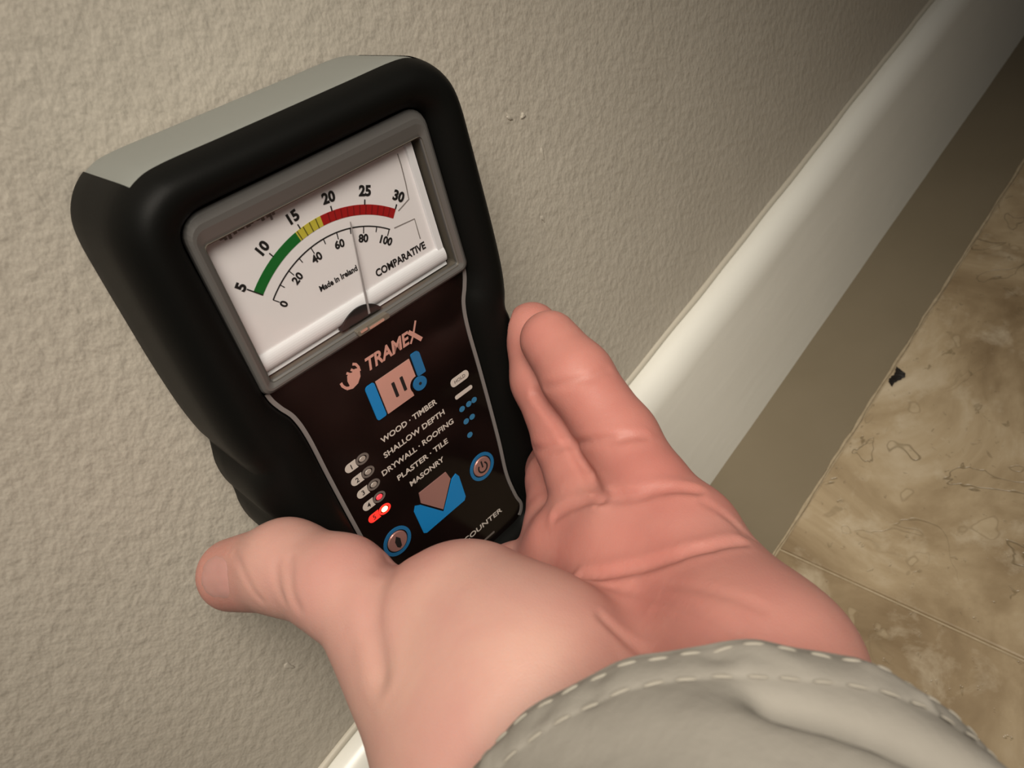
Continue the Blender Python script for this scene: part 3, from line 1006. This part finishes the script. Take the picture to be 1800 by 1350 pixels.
# relax the voxel facets slightly
for it in range(2):
    acc = np.zeros_like(V)
    cnt = np.zeros(len(V))
    for a, b in ((0, 1), (1, 2), (2, 3), (3, 0)):
        np.add.at(acc, Q[:, a], V[Q[:, b]])
        np.add.at(cnt, Q[:, a], 1)
    V = V * .5 + .5 * acc / np.maximum(cnt, 1)[:, None]
HC = np.array([-45.0, -120.0, 205.0])
me = bpy.data.meshes.new('person')
me.from_pydata([], [], [])
me.vertices.add(len(V))
me.vertices.foreach_set('co', ((V - HC) * U).ravel())
me.loops.add(len(Q) * 4)
me.loops.foreach_set('vertex_index', Q.ravel().astype(np.int32))
me.polygons.add(len(Q))
me.polygons.foreach_set('loop_start', np.arange(0, len(Q) * 4, 4, dtype=np.int32))
me.polygons.foreach_set('use_smooth', np.ones(len(Q), bool))
me.update(calc_edges=True)
me.validate()
# natural flush of the skin: ruddier fingers and palm, paler ball of the thumb
pt3 = V.astype(f4)
def near(pts, r0, r1):
    d = seg_dist(pt3, [p[:3] for p in pts])
    return 1 - np.clip((d - r0) / (r1 - r0), 0, 1)
fl = np.zeros(len(V))
for n_ in ('pinky', 'ring', 'middle', 'index'):
    fl = np.maximum(fl, .85 * near(CH[n_], 12, 20))
fl = np.maximum(fl, 1.0 * near(PADS[0], 12, 22))
fl = np.maximum(fl, .85 * near([(-14, -110, 200), (-32, -138, 205)], 14, 36))
fl = np.maximum(fl, .8 * near([(-11, -120, 205), (-24, -152, 212), (-34, -168, 215)], 14, 40))
fl = np.maximum(fl, .55 * near([(-74.6, -26, 222.8), (-74, -27, 222.8)], 12, 22))
fl = np.maximum(fl, .35 * near([(-52, -70, 236), (-44, -82, 236)], 6, 18))
fl *= 1 - .55 * near([(-66, -105, 232), (-62, -70, 232)], 12, 30)
at_ = me.attributes.new('flush', 'FLOAT', 'POINT')
at_.data.foreach_set('value', fl.astype(np.float32))
me.materials.append(M_skin)
person = bpy.data.objects.new('person', me)
COL.objects.link(person)
person.location = Vector(HC) * U
person['label'] = 'left hand, palm up, gripping the meter, wrist in a beige jacket cuff'
person['category'] = 'person'
def under_person(o):
    o.parent = person
    o.matrix_parent_inverse = Matrix.Translation(-Vector(HC) * U)
    return o

# thumb nail: shell laid on the skin
def sample(p):
    g_ = (np.asarray(p) - LO) / H
    i = np.floor(g_).astype(int)
    fr_ = g_ - i
    r = 0
    for a in (0, 1):
        for b in (0, 1):
            for c in (0, 1):
                r += DF[i[0] + a, i[1] + b, i[2] + c] * ((fr_[0] if a else 1 - fr_[0]) * (fr_[1] if b else 1 - fr_[1]) * (fr_[2] if c else 1 - fr_[2]))
    return r
nc, nn_, na = np.array((-77.4, -35.8, 233.2)), np.array((-0.672, -0.095, 0.734)), np.array((-0.305, 0.939, -0.158))
nn_ /= np.linalg.norm(nn_)
na -= nn_ * (na @ nn_)
na /= np.linalg.norm(na)
nb = np.cross(nn_, na)
nv, nf = [], []
NI, NJ = 14, 14
for i in range(NI + 1):
    for j in range(NJ + 1):
        s_, t_ = -1 + 2 * i / NI, -1 + 2 * j / NJ
        # squircle mapping keeps the nail's rounded outline
        x_ = s_ * math.sqrt(1 - .5 * t_ * t_) * 8.0
        y_ = t_ * math.sqrt(1 - .5 * s_ * s_) * 7.0
        o_ = nc + na * (x_ + 3.2) + nb * y_ + nn_ * 9
        lo_, hi_ = 0.0, 24.0
        h_ = None
        for k in range(60):
            q_ = o_ - nn_ * (k * .4)
            if sample(q_) < 0:
                h_ = q_
                break
        if h_ is None:
            h_ = o_ - nn_ * 20
        edge = max(abs(s_), abs(t_))
        nv.append(h_ + nn_ * (.75 * (1 - edge ** 6) - .25))
for i in range(NI):
    for j in range(NJ):
        nf.append((i * (NJ + 1) + j, i * (NJ + 1) + j + 1, (i + 1) * (NJ + 1) + j + 1, (i + 1) * (NJ + 1) + j))
NV = np.array(nv).reshape(NI + 1, NJ + 1, 3)
for it in range(3):
    NV[1:-1, 1:-1] = .5 * NV[1:-1, 1:-1] + .125 * (NV[:-2, 1:-1] + NV[2:, 1:-1] + NV[1:-1, :-2] + NV[1:-1, 2:])
nail = under_person(fix(add('thumb_nail', NV.reshape(-1, 3), nf, M_nail, None, True)))
nail['label'] = 'short pinkish thumb nail'
sol = nail.modifiers.new('thickness', 'SOLIDIFY')
sol.thickness = 0.0005
sol.offset = -1

# ---------------------------------------------------------------- jacket sleeve
RC, RN = np.array((-57.3, -171.7, 214.8)), np.array((0.581, 0.694, -0.426))
RA, RB = np.array((32.14, -35.5, -14.05)), np.array((25.46, 5.65, 43.95))
RN /= np.linalg.norm(RN)
srng = random.Random(21)
PUCK = [(srng.uniform(0, 360), srng.uniform(1.5, 6.5), srng.uniform(4, 7), srng.uniform(-.9, 1.1)) for _ in range(70)]
def sleeve_pt(phi, t_, off=0.0):
    """phi degrees round the cuff, t_ distance back from the rim"""
    a = ANG(phi)
    rad = RA * math.cos(a) + RB * math.sin(a)
    rl = np.linalg.norm(rad)
    rd = rad / rl
    k = 0.0
    k += 1.3 * math.sin(a * 3 + .6) * min(1, t_ / 30) + .9 * math.sin(a * 7 + t_ * .09) * min(1, t_ / 18)
    k += 0.35 * math.sin(a * 17 + 1.0) * math.exp(-t_ / 6)
    # padded hem between the two stitch rows
    if t_ < 8.4:
        k += .75 * max(0, math.sin(math.pi * min(1, max(0, (t_ - .6) / 7.6)))) ** .6
    for (p0, t0, wd_, am) in PUCK:
        dp = ((phi - p0 + 180) % 360 - 180)
        if abs(dp) < 10:
            k += am * .95 * math.exp(-(dp / (wd_ * .55)) ** 2 - ((t_ - t0) / 2.2) ** 2)
    # deep fold on the upper right
    fx = (phi - 86) / -12.0
    if -1.2 < fx < 4:
        tc = 15.0 + 2.6 * fx
        k -= 5.2 * math.exp(-((t_ - tc) / 3.4) ** 2) * math.exp(-max(0, .1 - fx) ** 2 * 9 - max(0, fx - 2.2) ** 2 * 2)
        k += 1.2 * math.exp(-((t_ - tc - 7) / 4) ** 2) * math.exp(-((fx - 1) / 1.2) ** 2)
    # shallow drape on the left
    k += 1.2 * math.sin((phi - 100) * .12 + t_ * .16) * min(1, max(0, t_ - 8) / 10)
    flare = 1 + .0022 * min(t_, 90)
    # the arm bends down towards the elbow further back
    sag = np.array((0, 0, -.0045 * max(0, t_ - 45) ** 2 / (1 + .004 * max(0, t_ - 45))))
    return RC + rad * flare + rd * (k + off) - RN * t_ + sag
NPH = 260
TS = [0.0, .4, .9, 1.4, 2, 2.7, 3.5, 4.3, 5.1, 5.9, 6.7, 7.5, 8.0, 8.4, 8.8, 9.4, 10.2, 11.2, 12.5, 14, 15.5, 17, 18.5, 20, 21.5, 23, 25, 27, 29, 31, 34, 38, 43, 50, 58, 66, 76, 88, 102, 118, 136, 156, 178, 200]
sv, sf = [], []
rows = [(t_, 0.0) for t_ in TS[::-1]] + [(-.35, -.15), (-.45, -.6), (-.1, -1.1)] + [(t_, -1.3) for t_ in TS[1:]]
for (t_, of) in rows:
    for i in range(NPH):
        sv.append(sleeve_pt(360 * i / NPH, max(0, t_), of) - RN * min(0, t_))
for j in range(len(rows) - 1):
    for i in range(NPH):
        i2 = (i + 1) % NPH
        sf.append((j * NPH + i, j * NPH + i2, (j + 1) * NPH + i2, (j + 1) * NPH + i))
sleeve = under_person(fix(add('jacket_sleeve', sv, sf, M_cloth, None, True)))
sleeve['label'] = 'loose beige jacket cuff with double stitched hem'

# stitches: one capsule mesh shared by every stitch
def stitch_mesh():
    n, m = 6, 6
    v, f = [], []
    for i in range(n + 1):
        s_ = -1 + 2 * i / n
        r_ = .33 * math.sqrt(max(.04, 1 - abs(s_) ** 3.5))
        for j in range(m):
            a = 2 * math.pi * j / m
            v.append((1.6 * s_, r_ * 1.1 * math.cos(a), r_ * .6 * math.sin(a) + .12 * (1 - s_ * s_)))
    for i in range(n):
        for j in range(m):
            j2 = (j + 1) % m
            f.append((i * m + j, i * m + j2, (i + 1) * m + j2, (i + 1) * m + j))
    f += [tuple(range(m)), tuple(range(n * m, n * m + m))]
    o = fix(add('stitch', v, f, M_thread, None, True))
    return o
st0 = stitch_mesh()
first = True
for row, (t_, ph0) in enumerate(((2.0, -22.0), (8.6, -20.0))):
    phi = ph0
    while phi < 205:
        p0, p1 = sleeve_pt(phi - .8, t_), sleeve_pt(phi + .8, t_)
        tg = p1 - p0
        per_deg = np.linalg.norm(tg) / 1.6
        tg /= np.linalg.norm(tg)
        a = ANG(phi)
        rd = RA * math.cos(a) + RB * math.sin(a)
        rd -= tg * (rd @ tg)
        rd /= np.linalg.norm(rd)
        sd = np.cross(rd, tg)
        c_ = sleeve_pt(phi, t_) + rd * (.03 if row == 0 else .42)
        if first:
            o = st0
            first = False
        else:
            o = st0.copy()
            COL.objects.link(o)
        o.parent = sleeve
        ang = ANG(srng.uniform(-7, 7))
        t2 = tg * math.cos(ang) + sd * math.sin(ang)
        s2 = np.cross(rd, t2)
        o.matrix_local = Matrix(((t2[0], s2[0], rd[0], c_[0] * U), (t2[1], s2[1], rd[1], c_[1] * U), (t2[2], s2[2], rd[2], c_[2] * U), (0, 0, 0, 1)))
        phi += srng.uniform(4.6, 5.5) / per_deg
